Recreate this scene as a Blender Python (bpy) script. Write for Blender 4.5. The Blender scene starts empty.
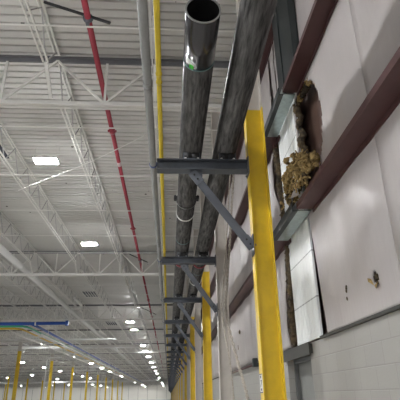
import bpy, bmesh, math, random
from mathutils import Vector, Matrix, noise
random.seed(7)
S = bpy.context.scene
C = S.collection
H = 1.6            # eye height: heights below are written above the eye and lifted by H
PI = math.pi

# ------------------------------------------------------------------ materials
def mat(name, col, rough=0.6, metal=0.0, var=0.0, vscale=3.0, bump=0.0, bscale=30.0, stretch=(1,1,1), dark=None, emis=0.0, spots=None):
    m = bpy.data.materials.new(name); m.use_nodes = True
    nt = m.node_tree; N = nt.nodes; L = nt.links
    b = N['Principled BSDF']
    b.inputs['Base Color'].default_value = (*col, 1)
    b.inputs['Roughness'].default_value = rough
    b.inputs['Metallic'].default_value = metal
    tc = N.new('ShaderNodeTexCoord'); mp = N.new('ShaderNodeMapping'); mp.inputs['Scale'].default_value = stretch
    L.new(tc.outputs['Object'], mp.inputs['Vector'])
    last = None
    if var > 0:
        n = N.new('ShaderNodeTexNoise'); n.inputs['Scale'].default_value = vscale; n.inputs['Detail'].default_value = 6
        n.inputs['Roughness'].default_value = 0.65
        L.new(mp.outputs['Vector'], n.inputs['Vector'])
        r = N.new('ShaderNodeValToRGB')
        d = dark if dark else tuple(c*(1-var) for c in col)
        r.color_ramp.elements[0].position = 0.32; r.color_ramp.elements[0].color = (*d, 1)
        r.color_ramp.elements[1].position = 0.68; r.color_ramp.elements[1].color = (*col, 1)
        L.new(n.outputs['Fac'], r.inputs['Fac']); last = r.outputs['Color']
    if spots:
        v = N.new('ShaderNodeTexVoronoi'); v.inputs['Scale'].default_value = spots[0]
        L.new(tc.outputs['Object'], v.inputs['Vector'])
        lt = N.new('ShaderNodeMath'); lt.operation = 'LESS_THAN'; lt.inputs[1].default_value = spots[1]
        L.new(v.outputs['Distance'], lt.inputs[0])
        mx = N.new('ShaderNodeMixRGB'); mx.inputs['Color2'].default_value = (*spots[2], 1)
        if last: L.new(last, mx.inputs['Color1'])
        else: mx.inputs['Color1'].default_value = (*col, 1)
        L.new(lt.outputs[0], mx.inputs['Fac']); last = mx.outputs['Color']
    if last: L.new(last, b.inputs['Base Color'])
    if bump > 0:
        n2 = N.new('ShaderNodeTexNoise'); n2.inputs['Scale'].default_value = bscale; n2.inputs['Detail'].default_value = 4
        L.new(mp.outputs['Vector'], n2.inputs['Vector'])
        bp = N.new('ShaderNodeBump'); bp.inputs['Strength'].default_value = bump; bp.inputs['Distance'].default_value = 0.02
        L.new(n2.outputs['Fac'], bp.inputs['Height']); L.new(bp.outputs['Normal'], b.inputs['Normal'])
    if emis > 0:
        b.inputs['Emission Color'].default_value = (0.97, 0.985, 1, 1); b.inputs['Emission Strength'].default_value = emis
    return m

def brick_mat(name, c1, c2, mortar, bw, rh, ms, rough=0.7, bump=0.3, offset=0.5, swap=True, origin=(0,0,0)):
    m = bpy.data.materials.new(name); m.use_nodes = True
    nt = m.node_tree; N = nt.nodes; L = nt.links; b = N['Principled BSDF']; b.inputs['Roughness'].default_value = rough
    tc = N.new('ShaderNodeTexCoord'); sp = N.new('ShaderNodeSeparateXYZ'); cb = N.new('ShaderNodeCombineXYZ')
    L.new(tc.outputs['Object'], sp.inputs[0])
    ad = N.new('ShaderNodeMath'); ad.operation = 'ADD'; L.new(sp.outputs['X'], ad.inputs[0]); L.new(sp.outputs['Y'], ad.inputs[1])
    L.new(ad.outputs[0], cb.inputs['X']); L.new(sp.outputs['Z'], cb.inputs['Y'])
    mp = N.new('ShaderNodeMapping'); mp.inputs['Location'].default_value = origin
    L.new(cb.outputs[0], mp.inputs['Vector'])
    br = N.new('ShaderNodeTexBrick'); br.offset = offset
    br.inputs['Scale'].default_value = 1; br.inputs['Brick Width'].default_value = bw; br.inputs['Row Height'].default_value = rh
    br.inputs['Mortar Size'].default_value = ms; br.inputs['Mortar Smooth'].default_value = 0.3
    br.inputs['Color1'].default_value = (*c1,1); br.inputs['Color2'].default_value = (*c2,1); br.inputs['Mortar'].default_value = (*mortar,1)
    L.new(mp.outputs[0], br.inputs['Vector']); L.new(br.outputs['Color'], b.inputs['Base Color'])
    n = N.new('ShaderNodeTexNoise'); n.inputs['Scale'].default_value = 40
    L.new(tc.outputs['Object'], n.inputs['Vector'])
    mu = N.new('ShaderNodeMath'); mu.operation = 'MULTIPLY_ADD'; mu.inputs[1].default_value = -1.0
    L.new(br.outputs['Fac'], mu.inputs[0]); m2 = N.new('ShaderNodeMath'); m2.operation='MULTIPLY'; m2.inputs[1].default_value = 0.25
    L.new(n.outputs['Fac'], m2.inputs[0]); L.new(m2.outputs[0], mu.inputs[2])
    bp = N.new('ShaderNodeBump'); bp.inputs['Strength'].default_value = bump; bp.inputs['Distance'].default_value = 0.01
    L.new(mu.outputs[0], bp.inputs['Height']); L.new(bp.outputs['Normal'], b.inputs['Normal'])
    return m

M = {}
M['deck']   = mat('roof_deck_white', (0.60,0.59,0.56), 0.55, 0, 0.10, 0.5, stretch=(0.6,1.0,1), spots=(1.3,0.06,(0.10,0.09,0.08)))  # noise blotches stand for sag shading and light dirt
M['web'] = mat('truss_web_shaded', (0.45,0.445,0.44), 0.5, 0, 0.15, 2)  # greyer than the chords: shade on the webs is put into the colour
M['truss']  = mat('truss_white', (0.76,0.75,0.71), 0.5, 0, 0.12, 1.2)
M['dtruss'] = mat('truss_top_grey', (0.16,0.16,0.17), 0.6, 0, 0.2, 1.2)
M['steel']  = mat('black_steel_pipe', (0.15,0.145,0.14), 0.34, 0.6, 0.3, 24.0, 0.4, 40, stretch=(1,0.12,1), dark=(0.022,0.021,0.021))
M['steelN'] = mat('dark_lacquered_pipe', (0.085,0.083,0.085), 0.22, 0.75, 0.35, 4.0, 0.05, 20, stretch=(1,0.2,1))
M['bore_shade']   = mat('pipe_bore_shade', (0.006,0.006,0.006), 1.0)  # near-black colour stands for the shade inside the open pipe
M['bore_shade'].node_tree.nodes['Principled BSDF'].inputs['Specular IOR Level'].default_value=0.1
M['bracket']= mat('bracket_grey_paint', (0.085,0.095,0.112), 0.5, 0.1, 0.25, 6)
M['bracketL']= mat('brace_grey_paint', (0.13,0.14,0.16), 0.5, 0.1, 0.2, 6)
M['yellow'] = mat('safety_yellow_paint', (0.80,0.56,0.02), 0.38, 0, 0.14, 2.5, 0.05, 12, dark=(0.62,0.42,0.02))
M['ypipe']  = mat('yellow_gas_paint', (0.78,0.58,0.04), 0.4, 0, 0.2, 3)
M['colwhite']= mat('off_white_column_paint', (0.58,0.54,0.49), 0.55, 0, 0.15, 3)
M['conduit']= mat('grey_conduit', (0.30,0.30,0.29), 0.45, 0.3, 0.25, 8, stretch=(1,0.3,1))
M['red']    = mat('sprinkler_red', (0.33,0.035,0.055), 0.42, 0, 0.15, 5)
M['girt']   = mat('red_oxide_primer', (0.085,0.035,0.034), 0.5, 0.0, 0.25, 3)
M['galv']   = mat('galvanised_sheet', (0.42,0.50,0.49), 0.3, 0.8, 0.25, 14, 0.05, 20)
M['facing'] = mat('vinyl_facing', (0.45,0.415,0.405), 0.42, 0, 0.06, 1.0, 0.35, 5, stretch=(1,2.5,0.5))
M['strip']  = brick_mat('daylit_panel_white', (0.90,0.92,0.91), (0.88,0.905,0.895), (0.40,0.42,0.42), 30, 0.62, 0.010, 0.4, 0.2, 0.0, origin=(0.2,0.33,0))  # raised whiteness stands for daylight through the translucent sheet
M['stripl'] = mat('panel_rib', (0.84,0.87,0.86), 0.4)
M['cmu']    = brick_mat('painted_block', (0.345,0.335,0.31), (0.33,0.32,0.297), (0.29,0.28,0.262), 0.406, 0.203, 0.006, 0.6, 0.35, 0.5)
M['hdr']    = mat('steel_lintel_grey', (0.045,0.045,0.038), 0.6, 0.0, 0.2, 5)
M['door']   = mat('door_grey_paint', (0.23,0.235,0.22), 0.5, 0, 0.1, 3)
M['jamb']   = mat('jamb_grey', (0.13,0.135,0.135), 0.5, 0, 0.1, 3)
M['sheet']  = mat('outer_sheet_brown', (0.15,0.09,0.07), 0.45, 0.1, 0.3, 3)
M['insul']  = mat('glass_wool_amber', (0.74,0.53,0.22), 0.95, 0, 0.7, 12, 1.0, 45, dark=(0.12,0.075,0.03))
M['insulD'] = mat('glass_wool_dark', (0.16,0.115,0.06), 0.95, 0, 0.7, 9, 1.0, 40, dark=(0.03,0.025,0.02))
M['black']  = mat('black_rubber', (0.02,0.02,0.022), 0.6)
M['dgrey']  = mat('dark_green_grey_steel', (0.04,0.048,0.048), 0.5, 0.2, 0.25, 3)
M['white']  = mat('white_plastic', (0.75,0.75,0.73), 0.4)
M['duct']   = mat('white_duct', (0.74,0.74,0.72), 0.4, 0, 0.06, 1)
M['blue']   = mat('blue_pipe', (0.03,0.10,0.42), 0.35, 0, 0.1, 2)
M['green']  = mat('green_pipe', (0.07,0.42,0.22), 0.4)
M['orange'] = mat('amber_pipe', (0.65,0.42,0.05), 0.4)
M['bluetape']= mat('navy_strap', (0.03,0.05,0.16), 0.5)
M['gdot']   = mat('green_dot', (0.05,0.6,0.04), 0.5)
M['teal']   = mat('teal_weld_line', (0.10,0.20,0.20), 0.4, 0.4)
M['lens']   = mat('lamp_lens', (0.9,0.9,0.9), 0.4, emis=400.0)
M['housing']= mat('lamp_housing', (0.6,0.6,0.6), 0.4)
M['floor']  = mat('concrete_floor', (0.60,0.58,0.55), 0.35, 0, 0.15, 0.6)
M['farwall']= mat('far_wall_panels', (0.88,0.86,0.80), 0.6, 0, 0.05, 0.1)
M['rope']   = mat('beige_rope', (0.58,0.53,0.46), 0.8, 0, 0.45, 30, 0.6, 60, dark=(0.3,0.26,0.21))
M['vent']   = mat('vent_dark_blue', (0.035,0.045,0.07), 0.5)
M['ink']    = mat('label_ink', (0.05,0.05,0.16), 0.5)
M['tag']    = mat('pink_tape', (0.75,0.62,0.62), 0.5)

# ------------------------------------------------------------------ mesh helpers
class MB:
    def __init__(s): s.v=[]; s.f=[]; s.sm=[]
    def box(s, x0,x1,y0,y1,z0,z1):
        b=len(s.v)
        s.v += [(x,y,z) for z in (z0,z1) for y in (y0,y1) for x in (x0,x1)]
        s.f += [tuple(b+i for i in q) for q in ((0,2,3,1),(4,5,7,6),(0,1,5,4),(2,6,7,3),(0,4,6,2),(1,3,7,5))]
        s.sm += [False]*6; return s
    def frame(s, p, q):
        p=Vector(p); q=Vector(q); d=(q-p).normalized()
        u = d.cross(Vector((0,0,1)))
        if u.length<1e-3: u=Vector((1,0,0))
        u.normalize(); w=u.cross(d).normalized(); return p,q,u,w
    def bar(s, p, q, w, h):
        p,q,u,v=s.frame(p,q); b=len(s.v)
        for c in (p,q):
            for a,e in ((-1,-1),(1,-1),(1,1),(-1,1)): s.v.append(tuple(c+u*a*w/2+v*e*h/2))
        s.f += [(b,b+1,b+2,b+3),(b+7,b+6,b+5,b+4)]+[(b+i,b+4+i,b+4+(i+1)%4,b+(i+1)%4) for i in range(4)]
        s.sm += [False]*6; return s
    def cyl(s, p, q, r, n=16, r2=None, caps=True):
        p,q,u,v=s.frame(p,q); b=len(s.v); r2=r if r2 is None else r2
        for c,rr in ((p,r),(q,r2)):
            for i in range(n):
                a=2*PI*i/n; s.v.append(tuple(c+u*math.cos(a)*rr+v*math.sin(a)*rr))
        for i in range(n): s.f.append((b+i,b+n+i,b+n+(i+1)%n,b+(i+1)%n)); s.sm.append(True)
        if caps:
            s.f += [tuple(b+i for i in range(n)), tuple(b+n+i for i in reversed(range(n)))]; s.sm += [False]*2
        return s
    def ring(s, p, q, ro, ri, n=24):     # hollow sleeve
        p,q,u,v=s.frame(p,q); b=len(s.v)
        for c in (p,q):
            for rr in (ro,ri):
                for i in range(n):
                    a=2*PI*i/n; s.v.append(tuple(c+u*math.cos(a)*rr+v*math.sin(a)*rr))
        for i in range(n):
            j=(i+1)%n
            s.f += [(b+i,b+2*n+i,b+2*n+j,b+j),(b+n+j,b+3*n+j,b+3*n+i,b+n+i),(b+i,b+j,b+n+j,b+n+i),(b+2*n+j,b+2*n+i,b+3*n+i,b+3*n+j)]
            s.sm += [True,True,False,False]
        return s
    def tube(s, pts, r, n=8):
        pts=[Vector(p) for p in pts]; b=len(s.v)
        ref=Vector((0.3,0.2,1)).normalized()
        for k,p in enumerate(pts):
            d=(pts[min(k+1,len(pts)-1)]-pts[max(k-1,0)]).normalized()
            u=d.cross(ref); 
            if u.length<1e-3: u=d.cross(Vector((1,0,0)))
            u.normalize(); v=u.cross(d)
            for i in range(n):
                a=2*PI*i/n; s.v.append(tuple(p+u*math.cos(a)*r+v*math.sin(a)*r))
        for k in range(len(pts)-1):
            for i in range(n):
                j=(i+1)%n; s.f.append((b+k*n+i,b+(k+1)*n+i,b+(k+1)*n+j,b+k*n+j)); s.sm.append(True)
        s.f += [tuple(b+i for i in range(n)), tuple(b+(len(pts)-1)*n+i for i in reversed(range(n)))]; s.sm += [False]*2
        return s
    def ico(s, c, r, sub=2, amp=0.3, sc=(1,1,1), seed=0):
        bm=bmesh.new(); bmesh.ops.create_icosphere(bm, subdivisions=sub, radius=1)
        b=len(s.v)
        for v in bm.verts:
            d=v.co.copy(); k=1+amp*noise.noise(d*2.3+Vector((seed*3.1,seed*1.7,seed)))+amp*.5*noise.noise(d*6+Vector((seed,0,0)))
            s.v.append((c[0]+d.x*r*k*sc[0], c[1]+d.y*r*k*sc[1], c[2]+d.z*r*k*sc[2]))
        for f in bm.faces: s.f.append(tuple(b+v.index for v in f.verts)); s.sm.append(True)
        bm.free(); return s
    def mesh(s, name, m):
        me=bpy.data.meshes.new(name); me.from_pydata(s.v,[],s.f)
        me.polygons.foreach_set('use_smooth', s.sm); me.materials.append(m); me.update()
        return me
    def build(s, name, m, parent=None, loc=None):
        o=bpy.data.objects.new(name, s.mesh(name,m)); C.objects.link(o)
        if parent is not None: o.parent=parent
        if loc is not None: o.location=loc
        return o

def tag(o, label=None, cat=None, group=None, kind=None):
    if label: o['label']=label
    if cat: o['category']=cat
    if group: o['group']=group
    if kind: o['kind']=kind
    return o
def thing(name, label, cat, loc=(0,0,0), group=None):
    o=bpy.data.objects.new(name,None); C.objects.link(o); o.location=loc; o.empty_display_size=0.2
    return tag(o,label,cat,group)
def dup(root, loc, label, parts=True):
    r=root.copy(); C.objects.link(r); r.location=loc; r['label']=label
    for ch in list(root.children):
        c=ch.copy(); C.objects.link(c); c.parent=r
        for g in ch.children:
            d=g.copy(); C.objects.link(d); d.parent=c
    return r
ONES=['','first','second','third','fourth','fifth','sixth','seventh','eighth','ninth','tenth','eleventh','twelfth','thirteenth','fourteenth','fifteenth','sixteenth','seventeenth','eighteenth','nineteenth']
TENS={2:('twenty','twentieth'),3:('thirty','thirtieth'),4:('forty','fortieth'),5:('fifty','fiftieth'),6:('sixty','sixtieth'),7:('seventy','seventieth')}
def nth(n):
    if n<20: return ONES[n]
    t,o=divmod(n,10)
    return TENS[t][1] if o==0 else TENS[t][0]+'-'+ONES[o]

# ------------------------------------------------------------------ layout (metres)
W=1.9; YF=330.0; YB=-8.0; XL=-135.0; ZR=7.55+H
G=[8.95+15.93*k for k in range(21)]            # girder lines across the hall
ARM=[5.91+5.03*k for k in range(64)]           # wall brackets and wall columns

# ------------------------------------------------------------------ setting
def struct(o): o['kind']='structure'; return o
struct(MB().box(XL,W+0.6,-30,YF,-0.2,0).build('floor',M['floor']))
# corrugated roof deck
m=MB(); p=0.235; n=int((YF-YB)/p); prof=((0,0),(0.175,0),(0.187,0.07),(0.223,0.07))
for k in range(n+1):
    for a,z in prof:
        m.v += [(XL,YB+k*p+a,ZR+z),(W+0.3,YB+k*p+a,ZR+z)]
for i in range(len(m.v)//2-1):
    m.f.append((2*i,2*i+1,2*i+3,2*i+2)); m.sm.append(False)
ceil=struct(m.build('ceiling',M['deck']))
struct(MB().box(XL,W+0.6,YB-0.4,YF+0.5,ZR+0.09,ZR+0.3).build('roof_slab',M['farwall'],ceil))
fw=struct(MB().box(XL,W+0.5,YF,YF+0.4,0,ZR).build('wall_far',M['farwall']))
m=MB()
for k in range(22): m.box(XL+6.2*k+3,XL+6.2*k+3.12,YF-0.05,YF,0,ZR)
m.build('panel_joint',M['jamb'],fw)

# right wall: painted block below
CM=0.63+H; DY0,DY1=6.42,7.74; DZ=0.50+H
m=MB(); m.box(W,W+0.25,YB,DY0,0,CM); m.box(W,W+0.25,DY1,YF,0,CM)
m.box(W+0.001,W+0.25,DY0,DY1,DZ+0.12,CM)
wr=struct(m.build('wall_right',M['cmu']))
# sloped metal sill between block and facing
m=MB()
for y0,y1 in ((YB,5.83),(7.9,YF)): m.box(W-0.035,W+0.02,y0,y1,CM,CM+0.03)
struct(m.build('trim_1',M['hdr']))
# outer sheet behind the facing
struct(MB().box(W+0.22,W+0.28,YB,YF,CM,ZR).build('wall_right_outer',M['sheet']))

# vinyl facing as a soft, seamed, pillowed skin
HOLE=[(5.78,4.13),(5.60,4.20),(5.38,4.17),(5.19,4.06),(4.99,3.95),(4.86,3.74),(4.80,3.55),(4.77,3.31),(4.80,3.1),(4.86,2.9),(5.0,2.72),(5.06,2.34),(5.95,2.34),(5.93,2.9),(5.88,3.3),(5.86,3.7)]
def inside(y,z,poly):
    c=False; j=len(poly)-1
    for i in range(len(poly)):
        (a,b),(d,e)=poly[i],poly[j]
        if (b>z)!=(e>z) and y<(d-a)*(z-b)/(e-b)+a: c=not c
        j=i
    return c
SEAMS=[-2.2,-0.9,0.5,1.9,3.22,4.42,5.78]
def pil(y,z,seams,amp):
    for a,b in zip(seams,seams[1:]):
        if a<=y<=b:
            t=(y-a)/(b-a); return -amp*(0.5-0.5*math.cos(2*PI*t))
    return 0
def facing(name,y0,y1,z0,z1,dy,dz,hole=None,edge=None,amp=0.035,seams=None,parent=None,gir=(2.34,4.25,6.15)):
    ny=max(1,round((y1-y0)/dy)); nz=max(1,round((z1-z0)/dz)); m=MB(); idx={}
    def vert(i,j):
        if (i,j) not in idx:
            y=y0+(y1-y0)*i/ny; z=z0+(z1-z0)*j/nz
            if edge: y=edge(y,z,i/ny)
            x=W-0.004
            g=min(abs(z-q) for q in gir+(0.6,8.0)); x+=pil(y,z,seams or [y0,y1],amp)*min(1,g/0.5)
            x+=0.018*noise.noise(Vector((y*1.7,z*.9,3)))*min(1,g/.3)
            idx[(i,j)]=len(m.v); m.v.append((x,y,z+H))
        return idx[(i,j)]
    for i in range(ny):
        for j in range(nz):
            yc=y0+(y1-y0)*(i+.5)/ny; zc=z0+(z1-z0)*(j+.5)/nz
            if hole and any(inside(yc+0.03*noise.noise(Vector((yc*9,zc*9,0))),zc+0.03*noise.noise(Vector((yc*9,zc*9,5))),h) for h in hole): continue
            m.f.append((vert(i,j),vert(i,j+1),vert(i+1,j+1),vert(i+1,j))); m.sm.append(True)
    o=m.build(name,M['facing'],parent)
    sd=o.modifiers.new('thick','SOLIDIFY'); sd.thickness=0.006; sd.offset=1
    return o
def edgeA(y,z,t):   # right-hand edge next to the white strip: dark gap opens towards the bottom
    if t>0.9 and z<2.3: y-= (t-0.9)/0.1*0.27*max(0,(2.3-z)/1.7)**0.8
    return y
TEAR1=[(4.02,1.02),(4.08,1.0),(4.09,0.95),(4.05,0.90),(3.99,0.93),(3.98,0.985)]
fa=facing('wall_right_facing',YB,3.6,0.66,7.55,0.12,0.12,seams=[YB,-6,-4.6,-2.2,-0.9,0.5,1.9,3.6]); struct(fa)
fb=facing('insulation_facing',3.6,5.82,0.66,4.34,0.03,0.03,hole=[HOLE,TEAR1],edge=edgeA,seams=[3.6,4.62,5.82],amp=0.03,parent=fa)
fc=facing('insulation_facing',3.6,5.25,4.34,7.55,0.06,0.08,seams=[3.6,5.25],amp=0.04,parent=fa)
def edgeB(y,z,t):
    if z<4.3: y+= (1-t)*(0.10*noise.noise(Vector((z*2.2,0,1)))+0.08*math.sin(z*2.1))
    return y
SL=[[(6.58,4.9),(6.66,6.35),(6.74,6.35),(6.70,4.9)],[(6.98,4.8),(7.06,6.0),(7.20,6.1),(7.16,4.8)],[(6.8,6.45),(6.84,7.0),(6.9,7.0),(6.88,6.45)]]
fd=facing('insulation_facing',7.30,8.3,0.66,4.3,0.06,0.06,edge=edgeB,seams=[7.2,7.72,8.3],amp=0.05,parent=fa)
fe=facing('insulation_facing',6.2,8.3,4.3,7.55,0.04,0.06,hole=SL,seams=[6.2,6.9,8.3],amp=0.03,parent=fa)
ff=facing('insulation_facing',8.42,40,0.66,7.55,0.2,0.2,seams=[8.42+1.22*k for k in range(27)],amp=0.06,parent=fa)
fg=facing('insulation_facing',40,YF,0.66,7.55,0.61,0.8,seams=[40+1.22*k for k in range(240)],amp=0.05,parent=fa)

# door opening in the block wall
m=MB(); m.box(W-0.03,W+0.26,DY0-0.12,DY1+0.16,DZ,DZ+0.12); m.box(W-0.05,W-0.03,DY0-0.12,DY1+0.16,DZ-0.02,DZ+0.14)
struct(m.build('trim_2',M['hdr']))
d=struct(MB().box(W+0.17,W+0.215,DY0+0.04,DY1-0.02,0.01,DZ-0.03).build('door_1',M['door']))
m=MB(); m.box(W+0.10,W+0.16,DY1-0.05,DY1-0.001,0,DZ-0.001); m.box(W+0.10,W+0.16,DY0+0.001,DY0+0.05,0,DZ-0.001); m.box(W+0.10,W+0.16,DY0+0.05,DY1-0.05,DZ-0.05,DZ-0.001)
m.build('door_frame',M['jamb'],d)
m=MB(); m.cyl((W+0.17,DY0+0.13,1.0),(W+0.10,DY0+0.13,1.0),0.012,10); m.bar((W+0.10,DY0+0.12,1.0),(W+0.10,DY0+0.25,1.0),0.02,0.02)
m.build('door_handle',M['galv'],d)

d2=struct(MB().box(W-0.03,W-0.001,15.3,17.4,0.01,CM-0.04).build('door_2',M['door']))
MB().box(W-0.045,W-0.03,15.28,15.36,0.01,CM-0.02).build('door_frame',M['jamb'],d2)
# white strip panel between block and upper girt
m=MB(); m.box(W+0.0,W+0.03,5.88,7.02,0.66+H,4.3+H)
sp=tag(m.build('wall_panel',M['strip']),'tall white gridded sheet panel in the wall beside the torn insulation','wall panel')
m=MB()
for k in range(1,8):
    y=5.88+1.14*k/8; m.box(W-0.003,W,y-0.003,y+0.003,0.67+H,4.29+H)
m.build('rib',M['stripl'],sp)

# dark post + galvanised pieces, girts
t=thing('wall_post','dark grey-green steel post on the wall above the upper galvanised girt piece','post',(0,0,0))
m=MB(); m.box(1.78,1.80,5.28,5.86,4.34+H,7.5+H); m.box(1.80,W-0.01,5.84,5.86,4.34+H,7.5+H); m.box(1.80,W-0.01,5.28,5.30,4.34+H,7.5+H)
m.build('channel',M['dgrey'],t)
MB().box(1.76,1.80,5.86,6.16,4.34+H,7.5+H).build('edge_flange',M['dgrey'],t)
def girt_mesh(y0,y1,z):          # C section lying on its web, lip up at the hall side
    m=MB(); m.box(1.66,W-0.004,y0,y1,z,z+0.012); m.box(1.66,1.672,y0,y1,z+0.012,z+0.075); m.box(1.672,1.69,y0,y1,z+0.063,z+0.075)
    m.box(1.872,W-0.004,y0,y1,z-0.05,z); return m
for zz,nm in ((2.25,'lower'),(4.16,'upper'),(6.12,'topmost')):
    a,b={2.25:(5.54,6.8),4.16:(5.62,6.85),6.12:(5.2,6.2)}[zz]
    near=girt_mesh(YB,a,zz+H).build('wall_girt',M['girt'])
    tag(near,'long dark maroon '+nm+' wall girt running from the torn insulation towards the camera','girt','maroon girts along the wall')
    far=girt_mesh(b,YF,zz+H).build('wall_girt',M['girt'])
    tag(far,'dark maroon '+nm+' wall girt running behind the yellow column into the distance','girt','maroon girts along the wall')
    if zz<6:
        g=MB(); g.box(1.67,W-0.05,a+0.003,b-0.003,zz-0.03+H,zz-0.012+H); g.box(1.67,1.684,a+0.003,b-0.003,zz-0.012+H,zz+0.11+H)
        go=tag(g.build('girt_sleeve',M['galv']),'bright galvanised %s girt piece %s'%(nm,'crossing the white gridded panel below the wool clump' if zz<3 else 'at the top of the white gridded panel'),'girt sleeve','galvanised girt pieces')
        m=MB(); m.box(1.60,1.67,a+0.003,b-0.003,zz-0.034+H,zz-0.02+H); m.box(1.60,1.61,a+0.003,b-0.003,zz-0.02+H,zz+0.09+H); m.build('edge_lip',M['dgrey'],go)

# torn glass wool: dark ring round the hole, amber clump on the lower girt, dark torn edge left of the strip
t=thing('torn_insulation','torn glass wool edge hanging round the oval hole in the facing','insulation')
m=MB()
for i in range(len(HOLE)-5):
    (a,b),(c,d_)=HOLE[i],HOLE[i+1]
    L_=math.hypot(c-a,d_-b); k=max(2,int(L_/0.045))
    for q in range(k):
        f=q/k; y=a+(c-a)*f; z=b+(d_-b)*f
        m.ico((W+0.055+random.uniform(-.03,.03),y+random.uniform(-.02,.02),z+H+random.uniform(-.02,.02)),random.uniform(.03,.05),2,.8,(1.0,1,1.2),seed=i*9+q)
m.build('wool_edge',M['insul'],t)
m=MB()
for q in range(34):
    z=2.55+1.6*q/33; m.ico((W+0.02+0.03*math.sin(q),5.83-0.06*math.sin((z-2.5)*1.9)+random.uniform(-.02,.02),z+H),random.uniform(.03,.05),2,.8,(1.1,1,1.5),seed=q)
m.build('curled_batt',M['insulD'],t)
m=MB()
for q in range(14):
    m.ico((W+.06,5.62-0.04*q+random.uniform(-.02,.02),4.12+0.02*math.sin(q)+H),random.uniform(.03,.05),2,.8,seed=q+70)
m.build('curled_batt',M['insulD'],t)
m=MB(); m.tube([(W-0.02,5.86+0.03*math.sin(z*3),z+H) for z in [2.6+0.1*i for i in range(16)]],0.022,8)
m.build('rolled_facing',M['facing'],t)

t=thing('insulation_clump','ragged amber glass wool clump spilling over the lower maroon girt','insulation')
m=MB()
for q in range(120):
    u=random.random(); y=5.0+1.2*u; 
    zc=2.50+0.34*(1-abs(u-.5)*1.1); z=zc+random.uniform(-.13,.22)*(1-abs(u-.45))
    x=1.80-0.14*math.sin(PI*u)+random.uniform(-.06,.06)
    m.ico((x,y,z+H),random.uniform(.025,.055),2,1.1,(1,random.uniform(.7,1.4),random.uniform(.6,1.2)),seed=q)
m.build('wool_body',M['insul'],t)
for q in range(60):
    m=MB(); y=random.uniform(5.0,6.15); z=2.45+random.uniform(0,.42); x=1.68+random.uniform(-.08,.06); a=random.uniform(0,6.28)
    pts=[(x-0.02*math.sin(k*.7),y+0.05*math.cos(a+k*.55),z+0.045*math.sin(a+k*.55)+H) for k in range(8)]
    m.tube(pts,random.uniform(.006,.014),6)
    m.build('curled_shred',M['insul'],t)
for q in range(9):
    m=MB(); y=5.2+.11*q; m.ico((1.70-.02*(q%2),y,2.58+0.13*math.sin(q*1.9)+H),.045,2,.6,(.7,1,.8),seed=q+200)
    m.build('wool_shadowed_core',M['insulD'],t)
m=MB(); m.v=[(1.62,5.62,2.44+H),(1.64,5.36,2.37+H),(1.70,5.52,2.66+H),(1.66,5.70,2.40+H),(1.625,5.62,2.435+H),(1.645,5.36,2.365+H),(1.71,5.52,2.655+H)]
m.f=[(0,1,2),(0,2,3),(4,6,5)]; m.sm=[False]*3
m.build('facing_flap',M['facing'],t)
t=thing('torn_insulation','narrow brown ragged wool edge on the far side of the white gridded panel','insulation')
m=MB()
for q in range(80):
    z=0.7+3.45*q/79; m.ico((W+0.02,7.16+0.08*math.sin(z*2.1)+random.uniform(-.05,.05),z+H),random.uniform(.035,.07),2,.9,(1,1,1.2),seed=q+400)
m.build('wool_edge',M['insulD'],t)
# small tears in the facing
t=thing('facing_tear','flap-edged tear with brown wool in the white facing, low beside the right edge','tear')
m=MB()
for q in range(8): m.ico((W-.01,4.035+random.uniform(-.035,.035),.96+random.uniform(-.04,.04)+H),random.uniform(.012,.022),2,.9,seed=q)
m.build('wool',M['insulD'],t)
m=MB(); m.v=[(W-.04,4.10,.97+H),(W-.06,4.135,.985+H),(W-.07,4.11,.945+H),(W-.04,4.06,.90+H),(W-.03,3.99,.92+H),(W-.07,3.95,.88+H),(W-.04,4.03,.86+H)]
m.f=[(0,1,2),(0,2,3),(4,5,6),(3,4,6)]; m.sm=[False]*4; m.build('flap',M['insul'],t)
for (y,z,r,lb) in ((4.76,1.02,.018,'upper of two small brown nicks in the facing left of the flap-edged tear'),(4.78,.915,.013,'lower of two small brown nicks in the facing left of the flap-edged tear'),(12.39,1.53,.04,'upper small brown tear in the facing left of the nearest yellow column'),(12.71,1.15,.04,'lower small brown tear in the facing left of the nearest yellow column')):
    m=MB()
    for q in range(4): m.ico((W-.03 if y<6 else W-.06,y+random.uniform(-r,r)*.6,z+H+random.uniform(-r,r)*1.3),r*.8,2,.8,(.6,.8,1.2),seed=q+int(y*9))
    tag(m.build('facing_tear',M['insulD']),lb,'tear','small tears in the wall facing')

# ------------------------------------------------------------------ wall columns
def wall_column(y,yellow,i):
    if yellow: lab='yellow-painted steel wall column, %s yellow one from the camera'%('nearest' if i==0 else nth(i+1))
    else: lab='off-white steel wall column between yellow ones, %s from the camera'%('nearest' if i==0 else nth(i+1))
    return lab
def ibeam_col(x0,x1,hy,z0,z1):
    m=MB(); m.box(x0,x0+.016,-hy,hy,z0,z1); m.box(x1-.016,x1,-hy,hy,z0,z1); m.box(x0+.016,x1-.016,-.008,.008,z0,z1); return m
PZ=4.06+H
def col_proto(name,yellow,label,cat,grp,loc):
    t=thing(name,label,cat,loc,grp)
    if yellow:
        ibeam_col(-.135,.135,.1,0.02,PZ).build('yellow_shaft',M['yellow'],t)
        ibeam_col(-.133,.133,.098,PZ,ZR-0.16).build('unpainted_shaft',M['colwhite'],t)
    else:
        ibeam_col(-.135,.135,.1,0.02,ZR-0.16).build('shaft',M['colwhite'],t)
    m=MB(); m.box(-.19,.19,-.16,.16,0,.02)
    for a in (-.15,.15):
        for b in (-.13,.13): m.cyl((a,b,.02),(a,b,.05),.014,6)
    m.build('base_plate',M['bracket'],t)
    m=MB(); m.box(-.17,.17,-.12,.12,ZR-0.16,ZR-0.14); m.build('cap_plate',M['colwhite'],t)
    return t
XC=1.255
cols=[]
py=None; pw=None
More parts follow.
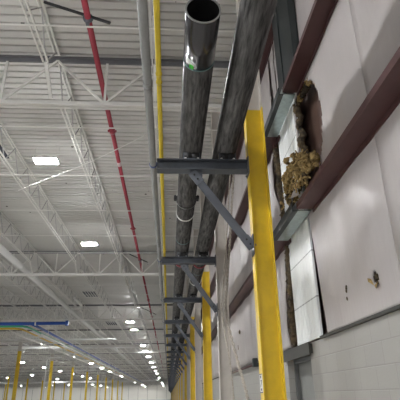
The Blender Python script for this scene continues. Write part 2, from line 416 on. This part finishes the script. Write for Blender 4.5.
for i,y in enumerate(ARM):
    if i>=62: break
    ye=(i%2==0); n=i//2; loc=(XC,y+.04,0)
    if ye and py is None: py=col_proto('wall_column',True,wall_column(y,True,0),'column','yellow wall columns',loc); cols.append(py)
    elif not ye and pw is None: pw=col_proto('wall_column',False,wall_column(y,False,0),'column','off-white wall columns',loc)
    else: dup(py if ye else pw,loc,wall_column(y,ye,n))
# label plate on the nearest yellow column (a child of it)
m=MB(); m.box(-.139,-.1355,-.075,.085,.02+H,.235+H)
lp=m.build('label_plate',M['white'],py)
m=MB()
def lb(y0,y1,z0,z1): m.box(-.1412,-.139,y0,y1,z0+H,z1+H)
lb(-.075,.085,.225,.235); lb(-.075,.085,.02,.032)
lb(-.01,.04,.185,.215); lb(-.03,.03,.045,.07)
m.bar((-.140,-.04,.15+H),(-.140,.045,.09+H),.002,.014); m.bar((-.140,-.04,.16+H),(-.140,.03,.155+H),.002,.012)
m.build('label_mark',M['ink'],lp)

# ------------------------------------------------------------------ bracket: arm + brace + bolts
def bracket_proto(loc,label):
    t=thing('pipe_bracket',label,'bracket',loc,'grey pipe brackets on the wall columns')
    X0,X1=-.20,1.118; z1=3.13+H; z0=2.97+H; hy=.085
    m=MB(); m.box(X0,X1,-hy,hy,z1-.012,z1); m.box(X0,X1,-hy,hy,z0,z0+.012); m.box(X0,X1,-.006,.006,z0+.012,z1-.012)
    m.build('arm',M['bracket'],t)
    m=MB(); m.box(X1-.014,X1,-.1,.1,z0-.06,z1+.05)
    for a in (-.075,.075):
        for b in (z0-.035,z1+.025): m.cyl((X1-.03,a,b),(X1-.014,a,b),.013,6)
    m.build('end_plate',M['bracketL'],t)
    A=Vector((.36,-.02,2.86+H)); B=Vector((1.05,-.02,1.90+H)); 
    m=MB(); m.bar(A,B,.11,.012)
    d=(B-A).normalized(); s=Vector((0,1,0)).cross(d).normalized()
    # angle section: a face towards the hall and a leg running back
    m=MB()
    def slab(p,q,wid,th,off=0):
        b=len(m.v)
        for c in (p,q):
            for a,e in ((-1,0),(1,0),(1,1),(-1,1)): m.v.append(tuple(c+s*(a*wid/2+off)+Vector((0,1,0))*(e*th)))
        m.f += [(b,b+1,b+2,b+3),(b+7,b+6,b+5,b+4)]+[(b+i,b+4+i,b+4+(i+1)%4,b+(i+1)%4) for i in range(4)]; m.sm += [False]*6
    slab(A,B,.115,.012); slab(A,B,.012,.075,-.05)
    m.build('brace',M['bracketL'],t)
    for (p,q,e) in ((A-d*.10,A+d*.10,0),(B-d*.09,B+d*.10,1)):
        m=MB(); slab(p-Vector((0,.014,0)),q-Vector((0,.014,0)),.13,.013); g=m.build('gusset_plate',M['bracketL'],t)
        for k in (-.045,.035):
            c=(p+q)/2+d*k; MB().cyl(c-Vector((0,.014,0)),c-Vector((0,.03,0)),.014,6).build('bolt',M['black'],g)
    MB().box(1.106,1.118,-.08,.08,1.72+H,2.0+H).build('clip_plate',M['bracket'],t)
    MB().box(.27,.45,-.012,.012,2.88+H,2.97+H).build('clip_plate',M['bracket'],t)
    return t
pb=bracket_proto((0,ARM[0],0),'grey steel pipe bracket with diagonal brace on the nearest yellow column')
for i in range(1,62):
    dup(pb,(0,ARM[i],0),'grey steel pipe bracket with diagonal brace, %s from the camera'%nth(i+1))

# pipe saddles on the arms: one pair per bracket
def saddle_proto(loc,label,g):
    t=thing('pipe_roller',label,'pipe roller',loc,g)
    z=3.13+H
    m=MB(); m.box(-.13,.13,-.07,.07,z+.001,z+.014)
    m.box(-.125,-.105,-.03,.03,z+.014,z+.13); m.box(.105,.125,-.03,.03,z+.014,z+.13); m.build('cradle',M['bracket'],t)
    m=MB(); m.cyl((-.105,0,z+.075),(0,0,z+.075),.068,14,r2=.055); m.cyl((0,0,z+.075),(.105,0,z+.075),.055,14,r2=.068); m.build('roller',M['black'],t)
    for a in (-.09,.09): MB().cyl((a,-.055,z+.014),(a,-.055,z+.03),.016,6).build('bolt',M['white'],t)
    return t
P1X,P2X,PZC,PR=.298,.818,3.13+H+.31,.172
s1=None
for i in range(0,62):
    for X,nm in ((P1X,'left'),(P2X,'right')):
        lab='black pipe roller under the %s steel pipe on the %s bracket'%(nm,'nearest' if i==0 else nth(i+1))
        if s1 is None: s1=saddle_proto((X,ARM[i],0),lab,'pipe rollers on the brackets')
        else: dup(s1,(X,ARM[i],0),lab)

# ------------------------------------------------------------------ the two big steel pipes
t=thing('steel_pipe','big open-ended dark steel pipe lying on the brackets, left of the pair','pipe',(P1X,0,0),'pair of big steel pipes')
z=PZC
MB().ring((0,3.36,z),(0,4.07,z),PR,PR-.012,40).build('end_section',M['steelN'],t)
MB().ring((0,4.07,z),(0,YF-15,z),PR,PR-.012,40).build('pipe_wall',M['steel'],t)
MB().ring((0,4.06,z),(0,4.08,z),PR+.002,PR-.002,40).build('weld_seam',M['teal'],t)
MB().ring((0,3.358,z),(0,3.37,z),PR+.0008,PR-.0128,40).build('cut_rim',M['conduit'],t)
MB().cyl((0,9.0,z),(0,9.05,z),PR-.0125,30).build('inner_shadow_plug',M['bore_shade'],t)
MB().ring((0,3.372,z),(0,8.99,z),PR-.0125,PR-.0155,40).build('bore_shade',M['bore_shade'],t)
for k in range(25): MB().ring((0,10.3+12.2*k,z),(0,10.33+12.2*k,z),PR+.004,PR-.002,24).build('weld_seam',M['teal'],t)
# curved sticker patch and green dot on the lower left of the pipe
def patch(y0,y1,a0,a1,R,m,nm,par,lab=None,taper=0):
    b=MB(); n=8
    for i in range(n+1):
        a=a0+(a1-a0)*i/n; ya=y0+taper*i/n
        for y in (ya,y1): b.v += [(math.sin(a)*R,y,z-math.cos(a)*R),(math.sin(a)*(R+.003),y,z-math.cos(a)*(R+.003))]
    for i in range(n):
        q=4*i; b.f += [(q+1,q+5,q+7,q+3),(q,q+2,q+6,q+4),(q,q+4,q+5,q+1),(q+2,q+3,q+7,q+6)]; b.sm += [False]*4
    o=b.build(nm,m,par); 
    if lab: o['label']=lab
    return o
patch(3.91,4.0,-.92,-.30,PR+.001,M['white'],'sticker',t,'white peeled sticker',taper=0.05)
patch(3.99,4.05,-.66,-.38,PR+.004,M['gdot'],'sticker_dot',t,'bright green dot')
t=thing('steel_pipe','big scuffed steel pipe running over the camera, right of the pair','pipe',(P2X,0,0),'pair of big steel pipes')
MB().ring((0,-2,z),(0,YF-15,z),PR,PR-.012,40).build('pipe_wall',M['steel'],t)
for k in range(26): MB().ring((0,1.1+12.2*k,z),(0,1.13+12.2*k,z),PR+.004,PR-.002,24).build('weld_seam',M['teal'],t)
tag(MB().ring((P1X,8.72,z),(P1X,8.76,z),PR+.012,PR+.0005,32).build('band_clamp',M['white']),'white band clamp round the left steel pipe beyond the nearest bracket','clamp','bands on the steel pipes')
tag(MB().ring((P1X,12.25,z),(P1X,12.31,z),PR+.025,PR+.0005,32).build('band_clamp',M['red']),'red band round the left steel pipe beyond the second bracket','clamp','bands on the steel pipes')
tag(MB().ring((P2X,12.4,z),(P2X,12.46,z),PR+.025,PR+.0005,32).build('band_clamp',M['red']),'red band round the right steel pipe beyond the second bracket','clamp','bands on the steel pipes')
tag(MB().ring((P2X,14.6,z),(P2X,14.65,z),PR+.02,PR+.0005,32).build('band_clamp',M['white']),'white band round the right steel pipe before the third bracket','clamp','bands on the steel pipes')
# stub nozzles on the left pipe
t=thing('pipe_clamp','black two-eared clamp round the left steel pipe beyond the nearest bracket','clamp')
MB().ring((P1X,8.02,z),(P1X,8.08,z),PR+.02,PR+.0005,24).build('strap',M['steel'],t)
for sgn in (-1,1):
    m=MB(); m.box(P1X+sgn*(PR+.01)-(.05 if sgn<0 else 0),P1X+sgn*(PR+.01)+(.05 if sgn>0 else 0),8.0,8.1,z+.0,z+.06)
    m.cyl((P1X+sgn*(PR+.04),7.96,z+.03),(P1X+sgn*(PR+.04),8.14,z+.03),.028,8); m.build('ear_bolt',M['black'],t)

# grey conduit at the arm tips and the yellow gas pipe on the arms
t=thing('conduit_pipe','long grey pipe strapped along the tips of the brackets','pipe')
cz=3.07+H; cx=-.255
MB().cyl((cx,-2,cz),(cx,YF-15,cz),.045,18).build('pipe_wall',M['conduit'],t)
for y in [4.0+5.55*k for k in range(40)]: MB().cyl((cx,y,cz),(cx,y+.09,cz),.051,18).build('coupling',M['conduit'],t)
for i in range(62):
    m=MB(); m.ring((cx,ARM[i]-.02,cz),(cx,ARM[i]+.01,cz),.058,.046,14)
    o=tag(m.build('strap',M['bluetape']),'dark blue strap tying the grey pipe to the %s bracket tip'%('nearest' if i==0 else nth(i+1)),'strap','blue straps on the grey pipe')
    o.location=(0,0,0)
t=thing('gas_pipe','thin bright yellow gas pipe running along the tops of the brackets','pipe')
gx=-.138; gz=3.13+H+.029
MB().cyl((gx,-2,gz),(gx,YF-15,gz),.028,14).build('pipe_wall',M['ypipe'],t)
for y in [3.98+6.4*k for k in range(34)]:
    for q in (0,.14): MB().cyl((gx,y+q,gz),(gx,y+q+.03,gz),.034,14).build('coupling',M['ypipe'],t)

# ------------------------------------------------------------------ sprinkler main
RX,RZ=-1.66,6.9+H
t=thing('sprinkler_main','long red sprinkler main hung among the white roof trusses','pipe')
MB().cyl((RX,-2,RZ),(RX,YF-10,RZ),.062,18).build('pipe_wall',M['red'],t)
for y in [5.1,11.2,19.4,27.6,35.9,44.1,52.3,60.5,68.7,76.9]: 
    m=MB(); m.ring((RX,y,RZ),(RX,y+.16,RZ),.085,.062,18); m.box(RX-.12,RX+.12,y+.05,y+.11,RZ-.02,RZ+.02)
    m.build('coupling',M['red'],t)
MB().ring((RX,13.1,RZ),(RX,13.35,RZ),.066,.0622,18).build('tape_band',M['tag'],t)
for k in range(14):
    y=9.6+6*k; m=MB(); m.cyl((RX,y,RZ-.075),(RX,y,RZ-.12),.012,8); m.cyl((RX,y,RZ-.12),(RX,y,RZ-.125),.022,8); m.cyl((RX,y,RZ-.05),(RX,y,RZ-.08),.02,8)
    m.build('sprinkler_head',M['red'],t)
for k,(y,lb_) in enumerate(((7.12,'nearest to the camera'),(24.6,'beyond the second girder'),(41.9,'beyond the third girder'))):
    t=thing('sway_brace','black sway brace from joist to red sprinkler main, %s'%lb_,'brace',(0,y,0),'sway braces on the red main')
    m=MB(); m.bar((-2.60,0.08,7.42+H),(RX+.45,-.12,RZ-.17),.035,.05); m.build('brace_bar',M['black'],t)
    m=MB(); m.ring((RX,-.08,RZ),(RX,-.02,RZ),.10,.063,16); m.box(RX-.03,RX+.03,-.10,0,RZ-.17,RZ-.085); m.build('pipe_clamp',M['bracketL'],t)

# ------------------------------------------------------------------ roof joists (along the hall)
JX0=-.37; JP=2.33
JT=7.50+H; JB=6.65+H; GT=7.45+H; GB=6.10+H
def joist_parts(L):
    tc=MB(); bc=MB(); wb=MB()
    tc.bar((-.045,0,JT-.03),(-.045,L,JT-.03),.04,.05); tc.bar((.045,0,JT-.03),(.045,L,JT-.03),.04,.05)
    a=.75
    bc.bar((-.05,a,JB),(-.05,L-a,JB),.034,.045); bc.bar((.05,a,JB),(.05,L-a,JB),.034,.045)
    bc.bar((0,a,JB),(0,.06,GB+.1),.07,.04); bc.bar((0,L-a,JB),(0,L-.06,GB+.1),.07,.04)
    n=20; ys=[a+(L-2*a)*i/n for i in range(n+1)]
    for i in range(n):
        z0,z1=(JB,JT-.04) if i%2==0 else (JT-.04,JB)
        wb.bar((0,ys[i],z0),(0,ys[i+1],z1),.024,.024)
    wb.bar((0,a,JB),(0,.1,JT-.05),.026,.026); wb.bar((0,L-a,JB),(0,L-.1,JT-.05),.026,.026)
    return tc,bc,wb
BAYS=[(G[0]-15.93,G[0])]+[(G[k],G[k+1]) for k in range(20)]
LJ=15.93-.21
def nrows(yend): return max(2,int((0.40*yend+1.0+JX0)/JP)+1)
cand=[]
for b,(y0,y1) in enumerate(BAYS):
    for r in range(min(nrows(y1),56)):
        cand.append((y0+2.0*r,b,r,y0))
cand.sort()
tc,bc,wb=joist_parts(LJ)
proto=thing('bar_joist','x','roof joist',(0,0,0),'white bar joists under the roof deck')
tc.build('top_chord',M['truss'],proto); bc.build('bottom_chord',M['truss'],proto); wb.build('web',M['web'],proto)
al=MB()
for q in (tc,bc,wb):
    b0=len(al.v); al.v+=q.v; al.f+=[tuple(b0+i for i in f) for f in q.f]; al.sm+=q.sm
alme=al.mesh('bar_joist',M['truss']); alme.materials.append(M['web'])
for f_ in list(alme.polygons)[len(tc.f)+len(bc.f):]: f_.material_index=1
first=True; rest=[]
for n_,(key,b,r,y0) in enumerate(cand):
    loc=(JX0-JP*r,y0+.105,0)
    bay='bay over the camera' if b==0 else nth(b)+' bay beyond the nearest girder'
    lab='white open-web joist, %s row out from the column wall, %s'%(nth(r+1),bay)
    if n_<290:
        if n_<24:
            if first: proto.location=loc; proto['label']=lab; first=False
            else: dup(proto,loc,lab)
        else:
            o=bpy.data.objects.new('bar_joist',alme); C.objects.link(o); o.location=loc
            tag(o,lab,'roof joist','white bar joists under the roof deck')
    else: rest.append(loc)
m=MB()
for loc in rest:
    L=LJ; x,y=loc[0],loc[1]
    m.bar((x,y,JT-.03),(x,y+L,JT-.03),.11,.05); m.bar((x,y,JB),(x,y+L,JB),.10,.045)
    for i in range(13):
        ya=y+.8+(L-1.6)*i/13; yb=y+.8+(L-1.6)*(i+.5)/13; yc=y+.8+(L-1.6)*(i+1)/13
        m.bar((x,ya,JB),(x,yb,JT-.04),.03,.03); m.bar((x,yb,JT-.04),(x,yc,JB),.03,.03)
tag(m.build('distant_joists',M['truss']),'dense field of white open-web joists at the far end of the roof','roof joist',kind='stuff')

# bridging rods across the joists
br_y=[7.0,10.66,13.57,16.63,19.63,22.3]
k=0
for b,(y0,y1) in enumerate(BAYS[:9]):
    if b==0: ys=[7.0]
    else: ys=[BAYS[b][0]+o for o in (1.71,4.62,7.68,10.68,13.35)]
    for y in ys:
        k+=1; xe=-(0.40*y+6)
        m=MB(); m.bar((W-.02,y,JB-.035),(xe,y,JB-.035),.03,.022); 
        tag(m.build('bridging_rod',M['truss']),'thin white bridging rod across the joists, %s lower rod from the camera'%('nearest' if k==1 else nth(k)),'bridging rod','bridging rods across the joists')

# ------------------------------------------------------------------ girders (across the hall)
def girder(x1,nodes,y,lab,detail):
    """x1: right end; nodes: list of bottom node X; top nodes halfway"""
    t=thing('truss_girder',lab,'girder',(0,y,0),'white truss girders across the hall')
    x0=x1[1]; x1=x1[0]
    m=MB(); m.box(x0,x1,-.09,-.012,GT-.02,GT); m.box(x0,x1,.012,.09,GT-.02,GT); m.box(x0,x1,-.025,-.010,GT-.12,GT-.02); m.box(x0,x1,.010,.025,GT-.12,GT-.02)
    m.build('top_chord',M['dtruss'],t)
    m=MB(); m.box(x0,x1,-.10,-.014,GB,GB+.014); m.box(x0,x1,.014,.10,GB,GB+.014); m.box(x0,x1,-.028,-.012,GB+.014,GB+.13); m.box(x0,x1,.012,.028,GB+.014,GB+.13)
    m.build('bottom_chord',M['truss'],t)
    w=MB(); e=MB()
    bars=[]
    for nx in nodes:
        for sgn in (-1,1):
            tx=nx+sgn*JP/2
            if x0-.2<tx<x1+.2: bars.append(((nx,0,GB+.08),(tx,0,GT-.07),.05))
        bars.append(((nx,0,GB+.12),(nx,0,GT-.1),.035))
    if detail:
        for p,q,s_ in bars: MB().bar(p,q,.055,s_).build('diagonal' if abs(p[0]-q[0])>.1 else 'vertical',M['truss'],t)
    else:
        for p,q,s_ in bars: w.bar(p,q,.055,s_)
        w.build('web',M['truss'],t)
    return t
SP=[(W-.02,-17.15)]+[(-17.25-20.97*k,-17.25-20.97*(k+1)+.1) for k in range(6)]
allnodes=[JX0-JP/2-JP*k for k in range(60)]
for gi,y in enumerate(G):
    for si,(a,b) in enumerate(SP):
        if a< -(0.39*y+1): continue
        nn=[x for x in allnodes if b<x<a]
        lab='white truss girder, %s line from the camera, %s span out from the wall'%(nth(gi+1),nth(si+1))
        girder((a,b),nn,y,lab,detail=(gi<2))

# ------------------------------------------------------------------ interior yellow columns
pi_=None; CZt=5.1+H
rows=[-17.2,-38.2,-59.2,-80.2]
cnt=0
for ri,X in enumerate(rows):
    ci=0
    for y in G[3:]:
        if X< -(0.345*y+1.5) or y>192: continue
        ci+=1
        lab='yellow free-standing hall column, %s of the %s row out from the wall'%('nearest' if ci==1 else nth(ci),nth(ri+1))
        if pi_ is None:
            t=thing('hall_column',lab,'column',(X,y,0),'free-standing yellow hall columns'); pi_=t
            def ib(z0,z1,m_,nm,e=0):
                m=MB(); h=.17-e; m.box(-h,h,-.17,-.15,z0,z1); m.box(-h,h,.15,.17,z0,z1); m.box(-.01,.01,-.15,.15,z0,z1); m.build(nm,m_,t)
            ib(.03,CZt,M['yellow'],'yellow_shaft'); ib(CZt,GB-.02,M['colwhite'],'unpainted_shaft',.004)
            MB().box(-.25,.25,-.25,.25,0,.03).build('base_plate',M['bracket'],t)
            MB().box(-.2,.2,-.2,.2,GB-.02,GB-.001).build('cap_plate',M['colwhite'],t)
        else: dup(pi_,(X,y,0),lab)
# white downpipe beside one column
t=thing('downpipe','white downpipe standing close beside the nearest but one hall column','pipe',(-17.85,G[4]-.3,0))
m=MB(); m.tube([(0,0,0.05),(0,0,5.2+H),(.15,0,5.5+H),(2.0,0,5.55+H)],.09,10); m.build('pipe_wall',M['duct'],t)
m=MB(); m.ring((0,0,0),(0,0,.05),.12,.09,12); m.build('foot_collar',M['duct'],t)
# second slim column beside the first
# ------------------------------------------------------------------ white duct and cross pipes
DX,DZc=-7.93,6.5+H
t=thing('round_duct','long white round pipe running lengthwise under the roof at the left','duct')
MB().cyl((DX,6,DZc),(DX,YF-10,DZc),.165,20).build('duct_run',M['duct'],t)
m=MB(); m.tube([(DX,37.5,DZc),(DX+.5,37.3,DZc),(DX+.95,36.9,DZc+.02),(DX+1.15,36.2,DZc+.05),(DX+1.15,33.5,DZc+.1)],.10,10); m.build('branch_elbow',M['duct'],t)
for y in (12,18,24.2,30,36,42,48,54,60): MB().ring((DX,y,DZc),(DX,y+.08,DZc),.175,.165,20).build('joint_band',M['duct'],t)
for (y,x0,x1,zz,r,lb_) in ((62.3,-30,-3.7,6.0,.17,'white cross pipe spanning the roof at mid distance above the hall columns'),(49.6,-21,-5.5,5.55,.07,'slim white cross pipe passing just beyond the blue pipes'),(175,-80,-2.2,5.2,.35,'white cross duct spanning the roof near the far wall')):
    t=thing('cross_pipe',lb_,'pipe',(0,y,0))
    MB().cyl((x0,0,zz+H),(x1,0,zz+H),r,14).build('pipe_wall',M['duct'],t)
    nx=int((x1-x0)/4)
    for q in range(nx+1): MB().cyl((x0+.5+4*q,0,zz+H+r-.01),(x0+.5+4*q,0,JB),.02,6).build('hanger_rod',M['truss'],t)

# blue / green / amber pipe bundle: crosses from the left, then turns down the hall
def run(name,lab,cat,m_,pts,r,grp=None):
    t=thing(name,lab,cat,(0,0,0),grp); MB().tube(pts,r,10).build('pipe_wall',m_,t); return t
b1=run('coloured_pipe','thick blue pipe crossing from the left edge with its capped right end','pipe',M['blue'],[(-24,35.2,5.02+H),(-7.35,34.6,5.0+H)],.11,'coloured process pipes')
m=MB(); m.cyl((-7.5,34.6,5.0+H),(-7.3,34.6,5.0+H),.19,14); m.build('end_flange',M['blue'],b1)
m=MB(); m.cyl((-9.7,34.7,5.0+H),(-9.6,34.7,5.0+H),.14,14); m.build('joint_band',M['duct'],b1)
b2=run('coloured_pipe','green pipe under the blue cross pipe, bending away down the hall','pipe',M['green'],[(-24,35.1,4.83+H),(-10.6,34.8,4.83+H),(-10.35,35.2,4.83+H),(-10.3,36,4.83+H),(-10.3,190,4.83+H)],.07,'coloured process pipes')
b3=run('coloured_pipe','amber pipe lowest under the blue cross pipe, bending away down the hall','pipe',M['orange'],[(-24,35.1,4.68+H),(-11.1,34.8,4.68+H),(-10.75,35.3,4.68+H),(-10.7,36.2,4.68+H),(-10.7,190,4.68+H)],.07,'coloured process pipes')
b4=run('coloured_pipe','blue pipe running away down the hall from the blue cross pipe','pipe',M['blue'],[(-10.0,34.85,5.0+H),(-9.9,37,5.0+H),(-9.9,190,5.0+H)],.09,'coloured process pipes')
t=thing('pipe_rack','white hanging rack carrying the coloured pipes down the hall','pipe rack')
for q in range(32): 
    y=38+5*q; MB().box(-11.2,-9.5,y-.05,y+.05,4.42+H,4.50+H).build('cross_bar',M['truss'],t)
m=MB(); m.box(-11.25,-11.18,36,195,4.36+H,4.46+H); m.box(-9.52,-9.45,36,195,4.36+H,4.46+H); m.build('side_rail',M['truss'],t)
for q in range(16):
    y=38+10*q
    for x in (-11.2,-9.5): MB().cyl((x,y,4.5+H),(x,y,JB),.02,6).build('hanger_rod',M['truss'],t)

# ------------------------------------------------------------------ lamps
lamp=None
def put_lamp(x,y,lab,z=6.2+H):
    global lamp
    if lamp is None:
        lamp=thing('ceiling_lamp',lab,'ceiling lamp',(x,y,z),'white rectangular ceiling lamps')
        m=MB(); m.box(-.325,.325,-.165,.165,.03,.06); m.box(-.12,.12,-.12,.12,.06,.12)
        m.build('housing',M['housing'],lamp)
        m=MB(); m.box(-.31,.31,-.15,.15,0,.03); m.build('lens',M['lens'],lamp)
        m=MB()
        for a in (-.33,.33): m.cyl((a,0,.06),(a,0,JB-z+.02-.001),.006,5)
        m.build('hanger_wire',M['housing'],lamp)
    else: dup(lamp,(x,y,z),lab)
GL=[8.95+15.93*k for k in range(20)]
LR=[(-3.55,[-4.0,3.9,11.85,19.6,42.6,47.9,63.7,71.9,82]+[y+8 for y in GL[5:9]]+[y+8 for y in GL[10::2]]+[318]),
    (-15.3,[59.9,64.2]+[y+8 for y in GL[4:10]]+[y+8 for y in GL[11::2]]),(-27.0,[77]+[y+3 for y in GL[5:12]]+[y+3 for y in GL[13::2]]),(-38.6,[y+5 for y in GL[6:12:2]]+[y+5 for y in GL[13::2]]),(-50.3,[y+5 for y in GL[9::3]]),
    (-62,[y+5 for y in GL[10::3]]),(-73.6,[y+5 for y in GL[12::3]]),(-15.3,[4,12,20,28])]+[(-9-9.5*k,[316]) for k in range(12)]
_=[(0,[0]),(-27,[4,20,36,52])]
seen={}
for ri,(x,ys) in enumerate(LR):
    r={-3.55:1,-15.3:2,-27.0:3,-38.6:4,-50.3:5,-62:6,-73.6:7}.get(x,0)
    ys=[y for y in ys if y<322]
    for y in ys:
        if r==0:
            put_lamp(x,y,'added lamp brightening the far wall, %s out from the column wall'%nth(round((-x-9)/9.5)+1)); continue  # lamp row added to brighten the far wall
        if x==-3.55 and y<10 or x<-15 and y<35 or x<-26 and y<60:  # unseen lamps, added along the rows to light the hall
            lab='lit white ceiling lamp outside the picture, '+('behind the camera' if y<10 else 'left side')
            seen[lab]=seen.get(lab,0)+1
            lab+=', %s one'%nth(seen[lab])
        else:
            seen[r]=seen.get(r,0)+1
            lab='lit rectangular ceiling lamp, %s of the %s row out from the wall'%('nearest' if seen[r]==1 else nth(seen[r]),nth(r))
        put_lamp(x,y,lab)

# dark roof vents seen between joists
for (x,y,sx,sy,lb_) in ((-6.2,13.2,.75,1.0,'dark blue roof vent grille at the left edge between joists'),(-6.25,36.7,.5,1.1,'small dark roof vent grille between the second and third girders'),(-6.4,52.5,.55,1.5,'small dark roof vent grille beyond the third girder')):
    t=thing('roof_vent',lb_,'vent',(x,y,ZR),'dark roof vents')
    MB().box(-sx,sx,-sy,sy,-.012,0-.002).build('opening',M['vent'],t)
    m=MB()
    m.box(-sx-.05,-sx,-sy-.05,sy+.05,-.05,-.002); m.box(sx,sx+.05,-sy-.05,sy+.05,-.05,-.002); m.box(-sx,sx,-sy-.05,-sy,-.05,-.002); m.box(-sx,sx,sy,sy+.05,-.05,-.002)
    m.build('frame',M['truss'],t)
    m=MB()
    for q in range(1,5): m.box(-sx+2*sx*q/5-.02,-sx+2*sx*q/5+.02,-sy,sy,-.03,-.012)
    m.build('bar',M['truss'],t)

# thin cream cable across the ceiling
pts=[]
for q in range(17):
    f_=q/12; pts.append((-.62-2.9*f_,9.35+2.5*f_,5.62+H+.0*f_-.06*math.sin(PI*f_)))
tag(MB().tube(pts,.013,6).build('cable',M['truss']),'thin cream cable strung diagonally below the nearest girder','cable')

# ------------------------------------------------------------------ items at the foot of the wall
t=thing('rope','beige twisted rope hanging beside the nearest off-white column and slanting to the floor','rope')
base=[Vector((1.62,10.55,5.4+H)),Vector((1.53,10.6,4.4+H)),Vector((1.44,10.6,3.42+H)),Vector((1.34,10.6,2.5+H)),Vector((1.27,10.55,1.73+H)),Vector((1.36,9.6,.6+H)),Vector((1.41,8.9,-.1+H)),Vector((1.48,8.0,-1.56+H))]
def smooth(P,n):
    out=[]
    for i in range(len(P)-1):
        a=P[max(i-1,0)];b=P[i];c=P[i+1];d=P[min(i+2,len(P)-1)]
        for k in range(n):
            t_=k/n; out.append(.5*((2*b)+(-a+c)*t_+(2*a-5*b+4*c-d)*t_*t_+(-a+3*b-3*c+d)*t_**3))
    out.append(P[-1]); return out
sp_=smooth(base,30)
for ph in (0,PI):
    m=MB(); m.tube([p+Vector((.018*math.cos(i*.9+ph),0,.0))+Vector((0,.018*math.sin(i*.9+ph),0)) for i,p in enumerate(sp_)],.017,6); m.build('strand',M['rope'],t)
t2=tag(MB().tube(smooth([p+Vector((-.07,.18,0)) for p in base[:5]]+[Vector((1.30,10.2,.4+H)),Vector((1.34,10.0,-1.5+H))],10),.016,6).build('rope',M['rope']),'thin pale rope hanging just left of the thick twisted rope','rope')
t=thing('wall_conduit','dark horizontal conduit along the block wall top behind the nearest yellow column','conduit')
MB().cyl((W-.075,10.4,.60+H),(W-.075,14.75,.60+H),.022,10).build('tube',M['girt'],t)
m=MB(); m.box(W-.12,W-.0,10.25,10.42,.55+H,.72+H); m.build('end_box',M['dgrey'],t)
t=thing('junction_box','black junction box with a drop pipe on the block wall between columns','junction box')
m=MB(); m.box(W-.14,W-.0,14.8,15.15,.52+H,.66+H); m.build('box',M['black'],t)
m=MB(); m.cyl((W-.06,14.97,.02),(W-.06,14.97,.52+H),.025,10); m.build('drop_pipe',M['dgrey'],t)

# ------------------------------------------------------------------ light and camera
w=bpy.data.worlds.new('hall_light'); S.world=w; w.use_nodes=True
w.node_tree.nodes['Background'].inputs[0].default_value=(0.97,0.98,1.0,1); w.node_tree.nodes['Background'].inputs[1].default_value=0.88

cd=bpy.data.cameras.new('camera'); cam=bpy.data.objects.new('camera',cd); C.objects.link(cam)
cd.sensor_width=36; cd.sensor_height=36; cd.lens=41.4; cd.clip_end=1000; cd.clip_start=0.05
R=[[0.9979397597549858,-0.00859955923016439,-0.06357895470364622],[-0.061855027069381945,-0.3920810586817275,-0.917848788771474],[-0.017035008846708267,0.9198904777222464,-0.39180520347429015]]
R=Matrix(R)
cam.matrix_world=Matrix.Translation((0,0,H)) @ R.to_4x4()
S.camera=cam
S.view_settings.view_transform='Standard'; S.view_settings.look='None'; S.view_settings.gamma=1; S.view_settings.use_curve_mapping=False
S.view_settings.exposure=0.45
S.cycles.max_bounces=8; S.cycles.diffuse_bounces=5
